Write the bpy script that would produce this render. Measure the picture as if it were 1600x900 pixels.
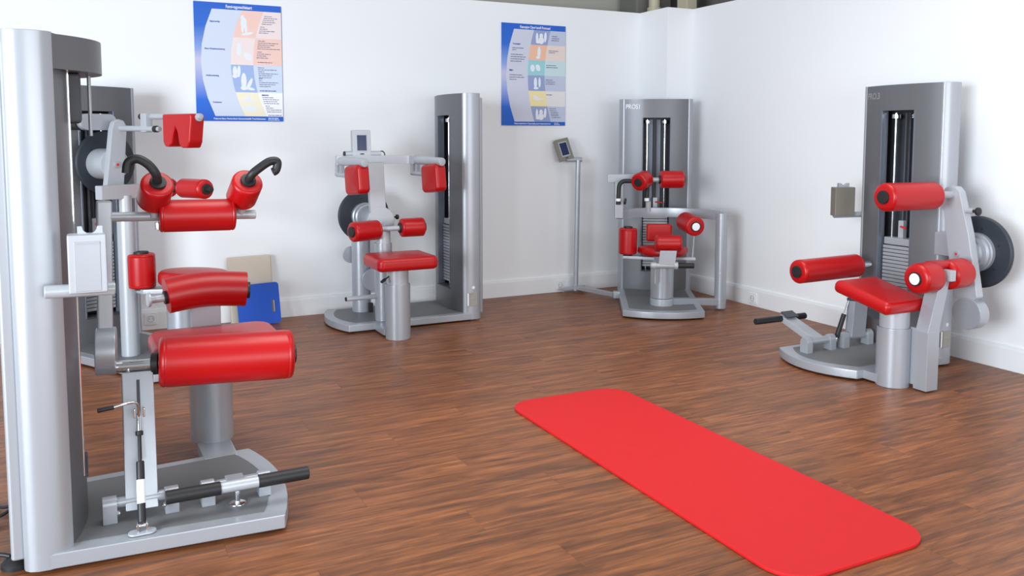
import bpy, bmesh, math, random
from mathutils import Vector, Matrix, Quaternion

R = math.radians
random.seed(7)
sc = bpy.context.scene
for o in list(bpy.data.objects):
    bpy.data.objects.remove(o)
C = bpy.context.scene.collection

# ------------------------------------------------------------------ camera
CAM_H = 1.325
F_PX, PP_Y, HOR_Y = 1330.0, 325.0, 214.0
cam_d = bpy.data.cameras.new('camera')
cam = bpy.data.objects.new('camera', cam_d)
C.objects.link(cam)
cam_d.sensor_width = 36.0
cam_d.lens = 36.0 * F_PX / 1600.0
cam_d.shift_y = -(450.0 - PP_Y) / 1600.0
cam.location = (0, 0, CAM_H)
cam.rotation_euler = (R(90) - math.atan((PP_Y - HOR_Y) / F_PX), 0, 0)
cam_d.clip_start = 0.05
sc.camera = cam

# ------------------------------------------------------------------ world, lights, exposure
w = bpy.data.worlds.new('hall_daylight')
sc.world = w
w.use_nodes = True
bg = w.node_tree.nodes['Background']
bg.inputs['Color'].default_value = (0.84, 0.925, 1.0, 1)
bg.inputs['Strength'].default_value = 0.46

TH = R(26.5)                                   # the room is turned against the view
E1 = Vector((math.cos(TH), math.sin(TH), 0))   # along the back wall, to the right
E2 = Vector((math.sin(TH), -math.cos(TH), 0))  # along the right wall, towards the camera
def room(a, b, z=0.0):                         # a: along E1, b: distance from the camera line towards the back wall
    return E1 * a - E2 * b + Vector((0, 0, z))

def area(name, loc, target, size, sy, power, col=(1, 1, 1), spread=180):
    d = bpy.data.lights.new(name, 'AREA')
    d.shape = 'RECTANGLE'; d.size = size; d.size_y = sy
    d.energy = power; d.color = col; d.spread = R(spread)
    o = bpy.data.objects.new(name, d)
    C.objects.link(o)
    o.location = loc
    o.rotation_euler = (Vector(target) - Vector(loc)).to_track_quat('-Z', 'Y').to_euler()
    return o
area('ceiling_light', room(1.2, 3.2, 3.6), room(1.2, 3.2, 0), 1.6, 1.6, 25, (1, .98, .95), 125)   # narrow spread added to light the floor more than the upper walls
area('ceiling_light', room(2.9, 3.0, 3.6), room(2.9, 3.0, 0), 1.6, 1.6, 25, (1, .98, .95), 125)
area('window_light', room(2.2, -3.0, 1.4), room(2.6, 5.0, 0.9), 5.0, 2.0, 165, (.93, .97, 1))
area('window_light', room(-4.2, 0.0, 1.6), room(4.6, 4.4, 0.9), 3.0, 2.0, 560, (.83, .925, 1))

vs = sc.view_settings
vs.view_transform = 'Standard'
vs.look = 'None'
vs.gamma = 1.0
vs.use_curve_mapping = False
vs.exposure = 0.0

# ------------------------------------------------------------------ materials
def srgb(r, g, b):
    f = lambda c: (c / 255.0 / 12.92) if c / 255.0 <= 0.04045 else ((c / 255.0 + 0.055) / 1.055) ** 2.4
    return (f(r), f(g), f(b), 1)
def mat(name, col, rough=0.5, metal=0.0, noise=0.0, nscale=40, bump=0.0, bscale=300, coat=0.0, spec=0.5, emit=None):
    m = bpy.data.materials.new(name)
    m.use_nodes = True
    nt = m.node_tree
    b = nt.nodes['Principled BSDF']
    b.inputs['Base Color'].default_value = col
    b.inputs['Roughness'].default_value = rough
    b.inputs['Metallic'].default_value = metal
    b.inputs['Specular IOR Level'].default_value = spec
    b.inputs['Coat Weight'].default_value = coat
    tc = nt.nodes.new('ShaderNodeTexCoord')
    if noise:
        n = nt.nodes.new('ShaderNodeTexNoise'); n.inputs['Scale'].default_value = nscale; n.inputs['Detail'].default_value = 4
        nt.links.new(tc.outputs['Object'], n.inputs['Vector'])
        mx = nt.nodes.new('ShaderNodeMix'); mx.data_type = 'RGBA'
        mx.inputs[6].default_value = tuple(min(1, c * (1 + noise)) for c in col[:3]) + (1,)
        mx.inputs[7].default_value = tuple(c * (1 - noise) for c in col[:3]) + (1,)
        nt.links.new(n.outputs['Fac'], mx.inputs[0])
        nt.links.new(mx.outputs[2], b.inputs['Base Color'])
    if bump:
        n2 = nt.nodes.new('ShaderNodeTexNoise'); n2.inputs['Scale'].default_value = bscale; n2.inputs['Detail'].default_value = 2
        nt.links.new(tc.outputs['Object'], n2.inputs['Vector'])
        bp = nt.nodes.new('ShaderNodeBump'); bp.inputs['Strength'].default_value = bump; bp.inputs['Distance'].default_value = 0.002
        nt.links.new(n2.outputs['Fac'], bp.inputs['Height'])
        nt.links.new(bp.outputs['Normal'], b.inputs['Normal'])
    if emit:
        b.inputs['Emission Color'].default_value = emit[0]; b.inputs['Emission Strength'].default_value = emit[1]
    return m
M = {}
M['wall'] = mat('wall_paint', srgb(240, 241, 243), .75, noise=.015, nscale=3, bump=.06, bscale=120, spec=.2)
M['trim'] = mat('white_trim', srgb(238, 239, 241), .45, noise=.01, nscale=8)
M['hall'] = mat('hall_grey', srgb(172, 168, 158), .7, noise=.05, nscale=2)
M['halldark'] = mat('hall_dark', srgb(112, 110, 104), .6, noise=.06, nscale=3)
M['pipe'] = mat('pipe_beige', srgb(186, 176, 152), .4, noise=.04, nscale=6)
M['silver'] = mat('silver_paint', srgb(172, 176, 183), .34, .35, noise=.015, nscale=30, bump=.03, bscale=900)
M['silver_l'] = mat('silver_paint_light', srgb(180, 184, 190), .36, .2, noise=.015, nscale=30)
M['grey'] = mat('tower_grey', srgb(112, 113, 117), .38, .45, noise=.03, nscale=25)
M['inlay'] = mat('inlay_grey', srgb(112, 113, 115), .55, .1, noise=.06, nscale=90, bump=.1, bscale=700)
M['red'] = mat('red_vinyl', srgb(180, 10, 15), .34, 0, noise=.05, nscale=12, bump=.10, bscale=420, spec=.45)
M['matred'] = mat('red_foam', srgb(208, 27, 31), .62, 0, noise=.03, nscale=15, bump=.22, bscale=260, spec=.3)
M['black'] = mat('black_rubber', srgb(30, 30, 32), .5, 0, noise=.15, nscale=60)
M['dark'] = mat('dark_interior', srgb(66, 69, 76), .5, .1, noise=.1, nscale=20)
M['midgrey'] = mat('mechanism_grey', srgb(112, 118, 130), .35, .4, noise=.06, nscale=20)
M['chrome'] = mat('chrome', srgb(225, 226, 228), .12, 1.0, noise=.01, nscale=10)
M['wheel'] = mat('wheel_slate', srgb(44, 51, 60), .5, .1, noise=.08, nscale=20)
M['plate'] = mat('weight_plate_grey', srgb(176, 180, 186), .4, .4, noise=.04, nscale=30)
M['screen'] = mat('screen_blue', srgb(22, 36, 78), .2, 0, noise=.05, nscale=10)
M['glass'] = mat('tan_display', srgb(128, 124, 114), .3, .3, noise=.05, nscale=12)
M['white'] = mat('white_plastic', srgb(236, 238, 240), .4, noise=.01, nscale=20)
M['beige'] = mat('beige_vinyl', srgb(205, 192, 176), .6, noise=.04, nscale=8, bump=.06)
M['blue'] = mat('blue_foam', srgb(0, 78, 190), .6, noise=.03, nscale=12, bump=.08)
M['redplastic'] = mat('red_plastic', srgb(214, 40, 34), .4, noise=.05, nscale=40)
M['text_w'] = mat('print_white', srgb(244, 246, 250), .6, noise=.01, nscale=9)
M['text_g'] = mat('print_grey', srgb(158, 159, 163), .5, .3, noise=.01, nscale=9)
M['sticker'] = mat('sticker_tan', srgb(158, 154, 148), .5, noise=.25, nscale=120)
def pm(key, r, g, b):
    M[key] = mat('print_' + key, srgb(r, g, b), .55, noise=.01, nscale=10)
pm('lilac', 210, 219, 236); pm('salmon', 243, 205, 194); pm('pink', 240, 224, 222); pm('pblue', 160, 183, 226)
pm('pale', 208, 220, 240); pm('yellow', 243, 236, 208); pm('paper', 244, 246, 250); pm('navy', 48, 84, 172)
pm('ink', 104, 108, 140); pm('teal', 156, 208, 216); pm('palteal', 200, 222, 226); pm('peach', 240, 190, 160)
pm('palpeach', 232, 214, 206); pm('slate', 150, 162, 202); pm('palslate', 192, 200, 220); pm('lemon', 244, 228, 170)
pm('offwhite', 228, 226, 226); pm('lilac2', 208, 210, 226); pm('figure', 232, 236, 244); pm('blueprint', 30, 96, 200)

def wood_mat():
    m = bpy.data.materials.new('brown_wood_plank'); m.use_nodes = True
    nt = m.node_tree; L = nt.links; N = nt.nodes.new
    b = nt.nodes['Principled BSDF']
    tc = N('ShaderNodeTexCoord'); oi = N('ShaderNodeObjectInfo')
    add = N('ShaderNodeVectorMath'); add.operation = 'ADD'
    sc_ = N('ShaderNodeVectorMath'); sc_.operation = 'SCALE'; sc_.inputs[3].default_value = 37.0
    comb = N('ShaderNodeCombineXYZ')
    L.new(oi.outputs['Random'], comb.inputs[0]); L.new(oi.outputs['Random'], comb.inputs[1]); L.new(oi.outputs['Random'], comb.inputs[2])
    L.new(comb.outputs[0], sc_.inputs[0])
    L.new(tc.outputs['Object'], add.inputs[0]); L.new(sc_.outputs[0], add.inputs[1])
    mp = N('ShaderNodeMapping'); mp.inputs['Scale'].default_value = (1.0, 15, 1)
    L.new(add.outputs[0], mp.inputs[0])
    n1 = N('ShaderNodeTexNoise'); n1.inputs['Scale'].default_value = 2.2; n1.inputs['Detail'].default_value = 7; n1.inputs['Roughness'].default_value = .62; n1.inputs['Distortion'].default_value = .9
    L.new(mp.outputs[0], n1.inputs['Vector'])
    mp2 = N('ShaderNodeMapping'); mp2.inputs['Scale'].default_value = (5, 120, 1)
    L.new(add.outputs[0], mp2.inputs[0])
    n2 = N('ShaderNodeTexNoise'); n2.inputs['Scale'].default_value = 1.6; n2.inputs['Detail'].default_value = 4; n2.inputs['Roughness'].default_value = .6
    L.new(mp2.outputs[0], n2.inputs['Vector'])
    r1 = N('ShaderNodeValToRGB')
    cr = r1.color_ramp
    cr.elements[0].position = .26; cr.elements[0].color = srgb(100, 65, 46)
    cr.elements[1].position = .72; cr.elements[1].color = srgb(174, 112, 70)
    e = cr.elements.new(.44); e.color = srgb(126, 78, 50)
    e = cr.elements.new(.56); e.color = srgb(148, 92, 57)
    L.new(n1.outputs['Fac'], r1.inputs[0])
    r2 = N('ShaderNodeValToRGB')
    r2.color_ramp.elements[0].position = .34; r2.color_ramp.elements[0].color = (.74, .72, .71, 1)
    r2.color_ramp.elements[1].position = .66; r2.color_ramp.elements[1].color = (1.10, 1.09, 1.08, 1)
    L.new(n2.outputs['Fac'], r2.inputs[0])
    mul = N('ShaderNodeMix'); mul.data_type = 'RGBA'; mul.blend_type = 'MULTIPLY'; mul.inputs[0].default_value = 1
    L.new(r1.outputs[0], mul.inputs[6]); L.new(r2.outputs[0], mul.inputs[7])
    mp3 = N('ShaderNodeMapping'); mp3.inputs['Scale'].default_value = (2.2, 9, 1)
    L.new(add.outputs[0], mp3.inputs[0])
    n3 = N('ShaderNodeTexNoise'); n3.inputs['Scale'].default_value = 1.3; n3.inputs['Detail'].default_value = 3; n3.inputs['Distortion'].default_value = 1.6
    L.new(mp3.outputs[0], n3.inputs['Vector'])
    r3 = N('ShaderNodeValToRGB')
    r3.color_ramp.elements[0].position = .30; r3.color_ramp.elements[0].color = (.70, .73, .78, 1)
    r3.color_ramp.elements[1].position = .52; r3.color_ramp.elements[1].color = (1.04, 1.03, 1.0, 1)
    L.new(n3.outputs['Fac'], r3.inputs[0])
    mulb = N('ShaderNodeMix'); mulb.data_type = 'RGBA'; mulb.blend_type = 'MULTIPLY'; mulb.inputs[0].default_value = 1
    L.new(mul.outputs[2], mulb.inputs[6]); L.new(r3.outputs[0], mulb.inputs[7]); mul = mulb
    mr = N('ShaderNodeMapRange'); mr.inputs[3].default_value = .95; mr.inputs[4].default_value = 1.05
    L.new(oi.outputs['Random'], mr.inputs[0])
    mul2 = N('ShaderNodeVectorMath'); mul2.operation = 'SCALE'
    L.new(mul.outputs[2], mul2.inputs[0]); L.new(mr.outputs[0], mul2.inputs[3])
    L.new(mul2.outputs[0], b.inputs['Base Color'])
    b.inputs['Roughness'].default_value = .40
    b.inputs['Specular IOR Level'].default_value = .30
    bp = N('ShaderNodeBump'); bp.inputs['Strength'].default_value = .12; bp.inputs['Distance'].default_value = .001
    L.new(n2.outputs['Fac'], bp.inputs['Height']); L.new(bp.outputs[0], b.inputs['Normal'])
    return m
M['wood'] = wood_mat()
def poster_blue():
    m = bpy.data.materials.new('poster_blue'); m.use_nodes = True
    nt = m.node_tree; b = nt.nodes['Principled BSDF']; b.inputs['Roughness'].default_value = .5
    tc = nt.nodes.new('ShaderNodeTexCoord'); sp = nt.nodes.new('ShaderNodeSeparateXYZ'); r = nt.nodes.new('ShaderNodeValToRGB')
    nt.links.new(tc.outputs['Generated'], sp.inputs[0]); nt.links.new(sp.outputs[2], r.inputs[0]); nt.links.new(r.outputs[0], b.inputs['Base Color'])
    cr = r.color_ramp
    cr.elements[0].position = .0; cr.elements[0].color = srgb(0, 92, 200)
    cr.elements[1].position = 1.; cr.elements[1].color = srgb(28, 96, 200)
    for p, c in ((.18, (20, 104, 214)), (.46, (186, 190, 226)), (.52, (200, 196, 222)), (.60, (140, 166, 222)), (.80, (36, 104, 206))):
        e = cr.elements.new(p); e.color = srgb(*c)
    return m
M['pgrad'] = poster_blue()

# ------------------------------------------------------------------ mesh helpers
def V(*a): return Vector(a)
def merge(bm, tmp):
    me = bpy.data.meshes.new('t'); tmp.to_mesh(me); tmp.free(); bm.from_mesh(me); bpy.data.meshes.remove(me)
def new(): return bmesh.new()
def bev(tmp, d, seg=2, ang=30):
    if d <= 0: return
    ed = [e for e in tmp.edges if len(e.link_faces) == 2 and e.calc_face_angle(0) > R(ang)]
    bmesh.ops.bevel(tmp, geom=ed, offset=d, segments=seg, profile=.5, affect='EDGES', clamp_overlap=True)
def box(bm, x0, x1, y0, y1, z0, z1, b=.003, seg=2, mtx=None):
    t = new()
    bmesh.ops.create_cube(t, size=1)
    for v in t.verts:
        v.co = Vector(((x0 + x1) / 2 + v.co.x * (x1 - x0), (y0 + y1) / 2 + v.co.y * (y1 - y0), (z0 + z1) / 2 + v.co.z * (z1 - z0)))
    bev(t, b, seg)
    if mtx is not None: bmesh.ops.transform(t, matrix=mtx, verts=t.verts)
    merge(bm, t); return bm
def frame_for(p0, p1, up=None):
    p0, p1 = Vector(p0), Vector(p1)
    z = (p1 - p0).normalized()
    u = Vector(up) if up is not None else (Vector((0, 0, 1)) if abs(z.z) < .9 else Vector((1, 0, 0)))
    x = u.cross(z).normalized(); y = z.cross(x)
    return Matrix((x, y, z)).transposed().to_4x4(), (p1 - p0).length
def lathe(bm, p0, p1, prof, seg=32, up=None, squash=1.0):
    """prof: (distance along axis, radius)"""
    m, ln = frame_for(p0, p1, up)
    m = Matrix.Translation(Vector(p0)) @ m
    rings = []
    for t, r in prof:
        if r < 1e-6:
            rings.append([bm.verts.new(m @ Vector((0, 0, t)))])
        else:
            rings.append([bm.verts.new(m @ Vector((math.cos(a) * r, math.sin(a) * r * squash, t))) for a in (2 * math.pi * k / seg for k in range(seg))])
    for A, B in zip(rings, rings[1:]):
        for k in range(seg):
            k2 = (k + 1) % seg
            if len(A) == 1 and len(B) > 1: bm.faces.new((A[0], B[k2], B[k]))
            elif len(B) == 1 and len(A) > 1: bm.faces.new((A[k], A[k2], B[0]))
            elif len(A) > 1: bm.faces.new((A[k], A[k2], B[k2], B[k]))
    return bm
def cyl(bm, p0, p1, r, b=.003, seg=28, r1=None):
    r1 = r if r1 is None else r1
    L = (Vector(p1) - Vector(p0)).length
    b = min(b, L * .45, r * .5, r1 * .5)
    return lathe(bm, p0, p1, [(0, 0), (0, r - b), (b * .3, r - b * .3), (b, r), (L - b, r1), (L - b * .3, r1 - b * .3), (L, r1 - b), (L, 0)], seg)
def roller(bm, p0, p1, r, round_=.018, sag=0.0, seg=36):
    """an upholstered roller: rounded ends, welted seam near each end"""
    L = (Vector(p1) - Vector(p0)).length
    k = round_
    half = [(0, 0), (0, r - k), (k * .12, r - k * .5), (k * .4, r - k * .14), (k * .8, r), (k * 1.1, r - .0022), (k * 1.4, r)]
    prof = half + [(L * .5, r - sag)] + [(L - t, q) for t, q in reversed(half)]
    return lathe(bm, p0, p1, prof, seg)
def smooth_path(pts, n=8):
    P = [Vector(p) for p in pts]
    if len(P) < 3: return P
    out = []
    for i in range(len(P) - 1):
        a = P[max(i - 1, 0)]; b_ = P[i]; c = P[i + 1]; d = P[min(i + 2, len(P) - 1)]
        for k in range(n):
            t = k / n
            out.append(.5 * ((2 * b_) + (c - a) * t + (2 * a - 5 * b_ + 4 * c - d) * t * t + (3 * b_ - a - 3 * c + d) * t ** 3))
    out.append(P[-1])
    return out
def round_path(pts, rad=.04, n=6):
    """polyline with filleted corners"""
    P = [Vector(p) for p in pts]; out = [P[0]]
    for a, b_, c in zip(P, P[1:], P[2:]):
        d1 = (a - b_); d2 = (c - b_)
        q = min(rad, d1.length * .45, d2.length * .45)
        s = b_ + d1.normalized() * q; e = b_ + d2.normalized() * q
        for k in range(n + 1):
            t = k / n
            out.append((1 - t) ** 2 * s + 2 * t * (1 - t) * b_ + t * t * e)
    out.append(P[-1])
    return out
def sweep(bm, path, shape, up=(0, 0, 1), cap=True):
    """shape: list of (a, b) offsets along side and up"""
    rings = []
    n = len(path); upv = Vector(up)
    for i, p in enumerate(path):
        d = (path[min(i + 1, n - 1)] - path[max(i - 1, 0)]).normalized()
        s = d.cross(upv)
        if s.length < .05: s = d.cross(Vector((1, 0, 0)))
        s.normalize(); u = s.cross(d).normalized()
        rings.append([bm.verts.new(p + s * a + u * b) for a, b in shape])
    m = len(shape)
    for A, B in zip(rings, rings[1:]):
        for k in range(m):
            bm.faces.new((A[k], A[(k + 1) % m], B[(k + 1) % m], B[k]))
    if cap:
        bm.faces.new(list(reversed(rings[0]))); bm.faces.new(rings[-1])
    return bm
def tube(bm, path, r, seg=16, up=None):
    """round tube along a path, parallel transported"""
    path = [Vector(p) for p in path]
    n = len(path)
    d0 = (path[1] - path[0]).normalized()
    x = d0.orthogonal().normalized()
    rings = []; prev = d0
    for i, p in enumerate(path):
        d = (path[min(i + 1, n - 1)] - path[max(i - 1, 0)]).normalized()
        x = prev.rotation_difference(d) @ x
        x = (x - d * x.dot(d)).normalized(); y = d.cross(x); prev = d
        rings.append([bm.verts.new(p + x * math.cos(a) * r + y * math.sin(a) * r) for a in (2 * math.pi * k / seg for k in range(seg))])
    for A, B in zip(rings, rings[1:]):
        for k in range(seg):
            bm.faces.new((A[k], A[(k + 1) % seg], B[(k + 1) % seg], B[k]))
    bm.faces.new(list(reversed(rings[0]))); bm.faces.new(rings[-1])
    return bm
def beam(bm, p0, p1, w, h, b=.004, up=(0, 0, 1)):
    """box beam from p0 to p1; w across, h along up"""
    m, L = frame_for(p0, p1, up)
    return box(bm, -w / 2, w / 2, -h / 2, h / 2, 0, L, b, 2, Matrix.Translation(Vector(p0)) @ m)
def prism(bm, poly, a0, a1, axis='z', b=.003, seg=2, ang=30):
    """extrude a 2D polygon; axis z: poly=(x,y); x: poly=(y,z); y: poly=(x,z)"""
    t = new()
    def P(u, v, a):
        return Vector((u, v, a)) if axis == 'z' else Vector((a, u, v)) if axis == 'x' else Vector((u, a, v))
    A = [t.verts.new(P(u, v, a0)) for u, v in poly]; B = [t.verts.new(P(u, v, a1)) for u, v in poly]
    n = len(poly)
    for k in range(n): t.faces.new((A[k], A[(k + 1) % n], B[(k + 1) % n], B[k]))
    t.faces.new(list(reversed(A))); t.faces.new(B)
    bmesh.ops.recalc_face_normals(t, faces=t.faces)
    bev(t, b, seg, ang)
    merge(bm, t); return bm
def rrect(hx, hy, r, n=6, cx=0, cy=0):
    out = []
    for sx, sy, a0 in ((1, 1, 0), (-1, 1, 90), (-1, -1, 180), (1, -1, 270)):
        for k in range(n + 1):
            a = R(a0 + 90 * k / n)
            out.append((cx + sx * (hx - r) + math.cos(a) * r, cy + sy * (hy - r) + math.sin(a) * r))
    return out
def cushion(bm, poly, z0, z1, rnd=.025, crown=.0, mtx=None):
    """a padded slab: outline shrinks towards top and bottom in a rounded profile"""
    cx = sum(p[0] for p in poly) / len(poly); cy = sum(p[1] for p in poly) / len(poly)
    def off(d):
        out = []
        n = len(poly)
        for i, p in enumerate(poly):
            a = Vector(poly[i - 1]); c = Vector(poly[(i + 1) % n])
            tng = (c - a).normalized(); nr = Vector((tng.y, -tng.x))
            if nr.dot(Vector(p) - Vector((cx, cy))) < 0: nr = -nr
            out.append((p[0] - nr.x * d, p[1] - nr.y * d))
        return out
    prof = []
    for k in range(7):
        a = R(90 * k / 6); prof.append((z0 + rnd * (1 - math.sin(a)) * .9, rnd * (1 - math.cos(a)) * .9))
    prof = list(reversed([(z0 + rnd - rnd * math.sin(R(90 * k / 6)), rnd - rnd * math.cos(R(90 * k / 6))) for k in range(7)]))
    prof += [(z1 - rnd + rnd * math.sin(R(90 * k / 6)), rnd - rnd * math.cos(R(90 * k / 6))) for k in range(7)]
    t = new(); rings = []
    for z, d in prof: rings.append([t.verts.new((x, y, z)) for x, y in off(d)])
    n = len(poly)
    for A, B in zip(rings, rings[1:]):
        for k in range(n): t.faces.new((A[k], A[(k + 1) % n], B[(k + 1) % n], B[k]))
    lo = t.verts.new((cx, cy, z0)); hi = t.verts.new((cx, cy, z1 + crown))
    last = rings[-1]
    mid = [t.verts.new(((v.co.x + cx) / 2, (v.co.y + cy) / 2, z1 + crown * .8)) for v in last]
    for k in range(n):
        t.faces.new((rings[0][(k + 1) % n], rings[0][k], lo))
        t.faces.new((last[k], last[(k + 1) % n], mid[(k + 1) % n], mid[k]))
        t.faces.new((mid[k], mid[(k + 1) % n], hi))
    bmesh.ops.recalc_face_normals(t, faces=t.faces)
    if mtx is not None: bmesh.ops.transform(t, matrix=mtx, verts=t.verts)
    merge(bm, t); return bm

def part(name, bm, m, parent=None, label=None, ang=38, kind=None):
    bmesh.ops.recalc_face_normals(bm, faces=bm.faces)
    me = bpy.data.meshes.new(name)
    bm.to_mesh(me); bm.free()
    me.materials.append(M[m] if isinstance(m, str) else m)
    me.polygons.foreach_set('use_smooth', [True] * len(me.polygons))
    me.set_sharp_from_angle(angle=R(ang))
    o = bpy.data.objects.new(name, me)
    C.objects.link(o)
    wn = o.modifiers.new('weighted_normal', 'WEIGHTED_NORMAL'); wn.keep_sharp = True; wn.weight = 60   # keeps flats flat beside the bevels
    if parent is not None: o.parent = parent
    if label: o['label'] = label
    if kind: o['kind'] = kind
    return o
def thing(name, label, cat, loc=(0, 0, 0), rz=0.0, group=None):
    o = bpy.data.objects.new(name, None)
    C.objects.link(o); o.location = loc; o.rotation_euler = (0, 0, rz)
    o['label'] = label; o['category'] = cat
    if group: o['group'] = group
    o.empty_display_size = .1
    return o
def text_bm(s, size, extrude=.0, bold=0.0):
    cu = bpy.data.curves.new('txt', 'FONT'); cu.body = s; cu.size = size; cu.extrude = extrude; cu.offset = bold
    o = bpy.data.objects.new('txt', cu); C.objects.link(o)
    bpy.context.view_layer.update()
    me = bpy.data.meshes.new_from_object(o.evaluated_get(bpy.context.evaluated_depsgraph_get()))
    b = new(); b.from_mesh(me)
    bpy.data.objects.remove(o); bpy.data.curves.remove(cu); bpy.data.meshes.remove(me)
    return b

# ------------------------------------------------------------------ the room
def room_obj(name, bm, m, kind='structure'):
    """built in room coordinates (along back wall, away from back wall towards the camera negative, up)"""
    o = part(name, bm, m)
    o.rotation_euler = (0, 0, TH)       # local x = E1, local y = -E2 (towards the back wall)
    if kind: o['kind'] = kind
    return o
WB, WR, WT = 6.30, 4.665, 2.41          # back wall line, right wall line, wall height
b = new(); box(b, -3.5, 6.5, -3.5, 7.6, -.12, -.012, 0)
floor = room_obj('floor', b, 'wood')
# planks: parallel to the back wall
PL, PW = 1.22, .18
b = new(); box(b, 0, PL - .0003, 0, PW - .0003, -.012, 0, .0004, 1)
plank0 = None
y = WB; row = 0
while y > .75:
    x0 = -2.5 - [0, .47, .86, .25, .66][row % 5] * PL
    x = x0
    while x < WR:
        if x + PL > -2.6:
            # leave out planks that lie far outside the view
            vis = False
            for xx in (x, x + PL):
                p = room(xx, y - PW / 2)
                if p.y > .9 and abs(p.x / p.y) < .98: vis = True
            if vis:
                if plank0 is None:
                    o = part('plank', b, 'wood', floor); plank0 = o
                else:
                    o = plank0.copy(); C.objects.link(o); o.parent = floor
                o.location = (x, y - PW, 0)
        x += PL
    y -= PW; row += 1

b = new(); box(b, -3.0, 4.40, WB, WB + .10, 0, WT, .002); room_obj('wall_back', b, 'wall')
b = new(); box(b, WR, WR + .10, 0.2, 5.90, 0, WT, .002); room_obj('wall_right', b, 'wall')
b = new(); box(b, 4.40, WR + .10, 5.90, WB + .10, 0, WT, .002); room_obj('wall_corner', b, 'wall')
def skirting(name, poly_fn):
    b = new(); poly_fn(b); return room_obj(name, b, 'trim')
prof = [(0, 0), (.018, 0), (.018, .115), (.012, .128), (.012, .138), (.004, .142), (0, .142)]
def sk_back(b): prism(b, [(WB - a, z) for a, z in prof], -3.0, 4.38, 'x', .0008, 1)
def sk_right(b): prism(b, [(WR - a, z) for a, z in prof], 0.2, 5.88, 'y', .0008, 1)
skirting('baseboard_back', sk_back); skirting('baseboard_right', sk_right)
def sk_c1(b):
    prism(b, [(4.40 - a, z) for a, z in prof], 5.88, WB, 'y', .0008, 1)
    prism(b, [(5.90 - a, z) for a, z in prof], 4.382, WR, 'x', .0008, 1)
skirting('baseboard_corner', sk_c1)
# taller hall behind the partition walls
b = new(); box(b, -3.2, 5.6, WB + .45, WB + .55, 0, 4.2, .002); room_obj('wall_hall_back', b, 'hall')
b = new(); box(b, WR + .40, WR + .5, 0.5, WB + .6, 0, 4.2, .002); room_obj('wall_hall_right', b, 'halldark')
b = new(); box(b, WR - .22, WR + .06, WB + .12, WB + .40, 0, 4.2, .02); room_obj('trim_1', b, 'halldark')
b = new(); cyl(b, (WR - .10, WB + .02, WT + .002), (WR - .10, WB + .02, 4.2), .05, seg=24); cyl(b, (WR - .10, WB + .02, WT), (WR - .10, WB + .02, WT + .06), .062)
o = room_obj('hall_pipe', b, 'pipe', None); o['label'] = 'beige pipe rising above the corner of the white partition wall'; o['category'] = 'pipe'
b = new(); box(b, WR - .02, WR + .09, 5.96, 6.10, WT + .001, 4.2, .01)
o = room_obj('hall_post', b, 'pipe', None); o['label'] = 'beige metal post above the white wall corner, right of the pipe'; o['category'] = 'post'

# ------------------------------------------------------------------ posters
def poster(name, a0, z0, wd, ht, label, build):
    t = thing(name, label, 'poster', room(a0, WB - .006, z0), TH)
    b = new(); box(b, 0, wd, -.003, .003, 0, ht, .0006, 1)
    part('poster_board', b, 'pgrad', t)
    ly = [-.0034]
    def poly(m, pts, nm):
        b = new()
        f = b.faces.new([b.verts.new((u * wd, ly[0], (1 - v) * ht)) for u, v in pts])
        r = bmesh.ops.extrude_face_region(b, geom=[f])
        for v in [g for g in r['geom'] if isinstance(g, bmesh.types.BMVert)]: v.co.y += .0003
        ob = part(nm, b, m, t); ly[0] -= .00003
        return ob
    def lines(m, rows, nm='print_lines'):
        b = new()
        for u, v, L, h in rows:
            x = u
            while x < u + L - .004:
                wl = min(random.choice((.018, .026, .036, .05)), u + L - x)
                f = [b.verts.new((p * wd, ly[0] - .0006, (1 - q) * ht)) for p, q in ((x, v), (x + wl, v), (x + wl, v + h), (x, v + h))]
                b.faces.new(f); x += wl + .006
        part(nm, b, m, t, kind='stuff')
    def word(s, u, v, size, m, width=None, bold=.0):
        b = text_bm(s, size, .0002, bold)
        xs = [q.co.x for q in b.verts]; k = (width * wd / (max(xs) - min(xs))) if width else 1
        for q in b.verts:
            q.co = Vector((u * wd + (q.co.x - min(xs)) * k, ly[0] - .0012 - q.co.z, (1 - v) * ht + q.co.y))
        part('lettering', b, m, t)
    build(poly, lines, word)
    return t
def curve_pts(fn, v0, v1, n=14): return [(fn(v0 + (v1 - v0) * k / n), v0 + (v1 - v0) * k / n) for k in range(n + 1)]
def arc_fn(c, top):   # u of a bowed edge: c at the middle, top at the upper end
    return lambda v: c + (top - c) * ((v - .5) / .45) ** 2
def figure_blob(poly, parts):
    for cx, cy, rx, ry, tilt in parts:
        pts = []
        for k in range(16):
            a = 2 * math.pi * k / 16
            x, y_ = rx * math.cos(a), ry * math.sin(a)
            pts.append((cx + x * math.cos(tilt) - y_ * math.sin(tilt), cy + x * math.sin(tilt) + y_ * math.cos(tilt)))
        poly('figure', pts, 'printed_figure')
def band(poly, m, f0, f1, v0, v1, nm='print_field'):
    A = curve_pts(f0, v0, v1, 6); B = curve_pts(f1, v0, v1, 6)
    poly(m, A + list(reversed(B)), nm)
one = lambda v: .998
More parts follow.
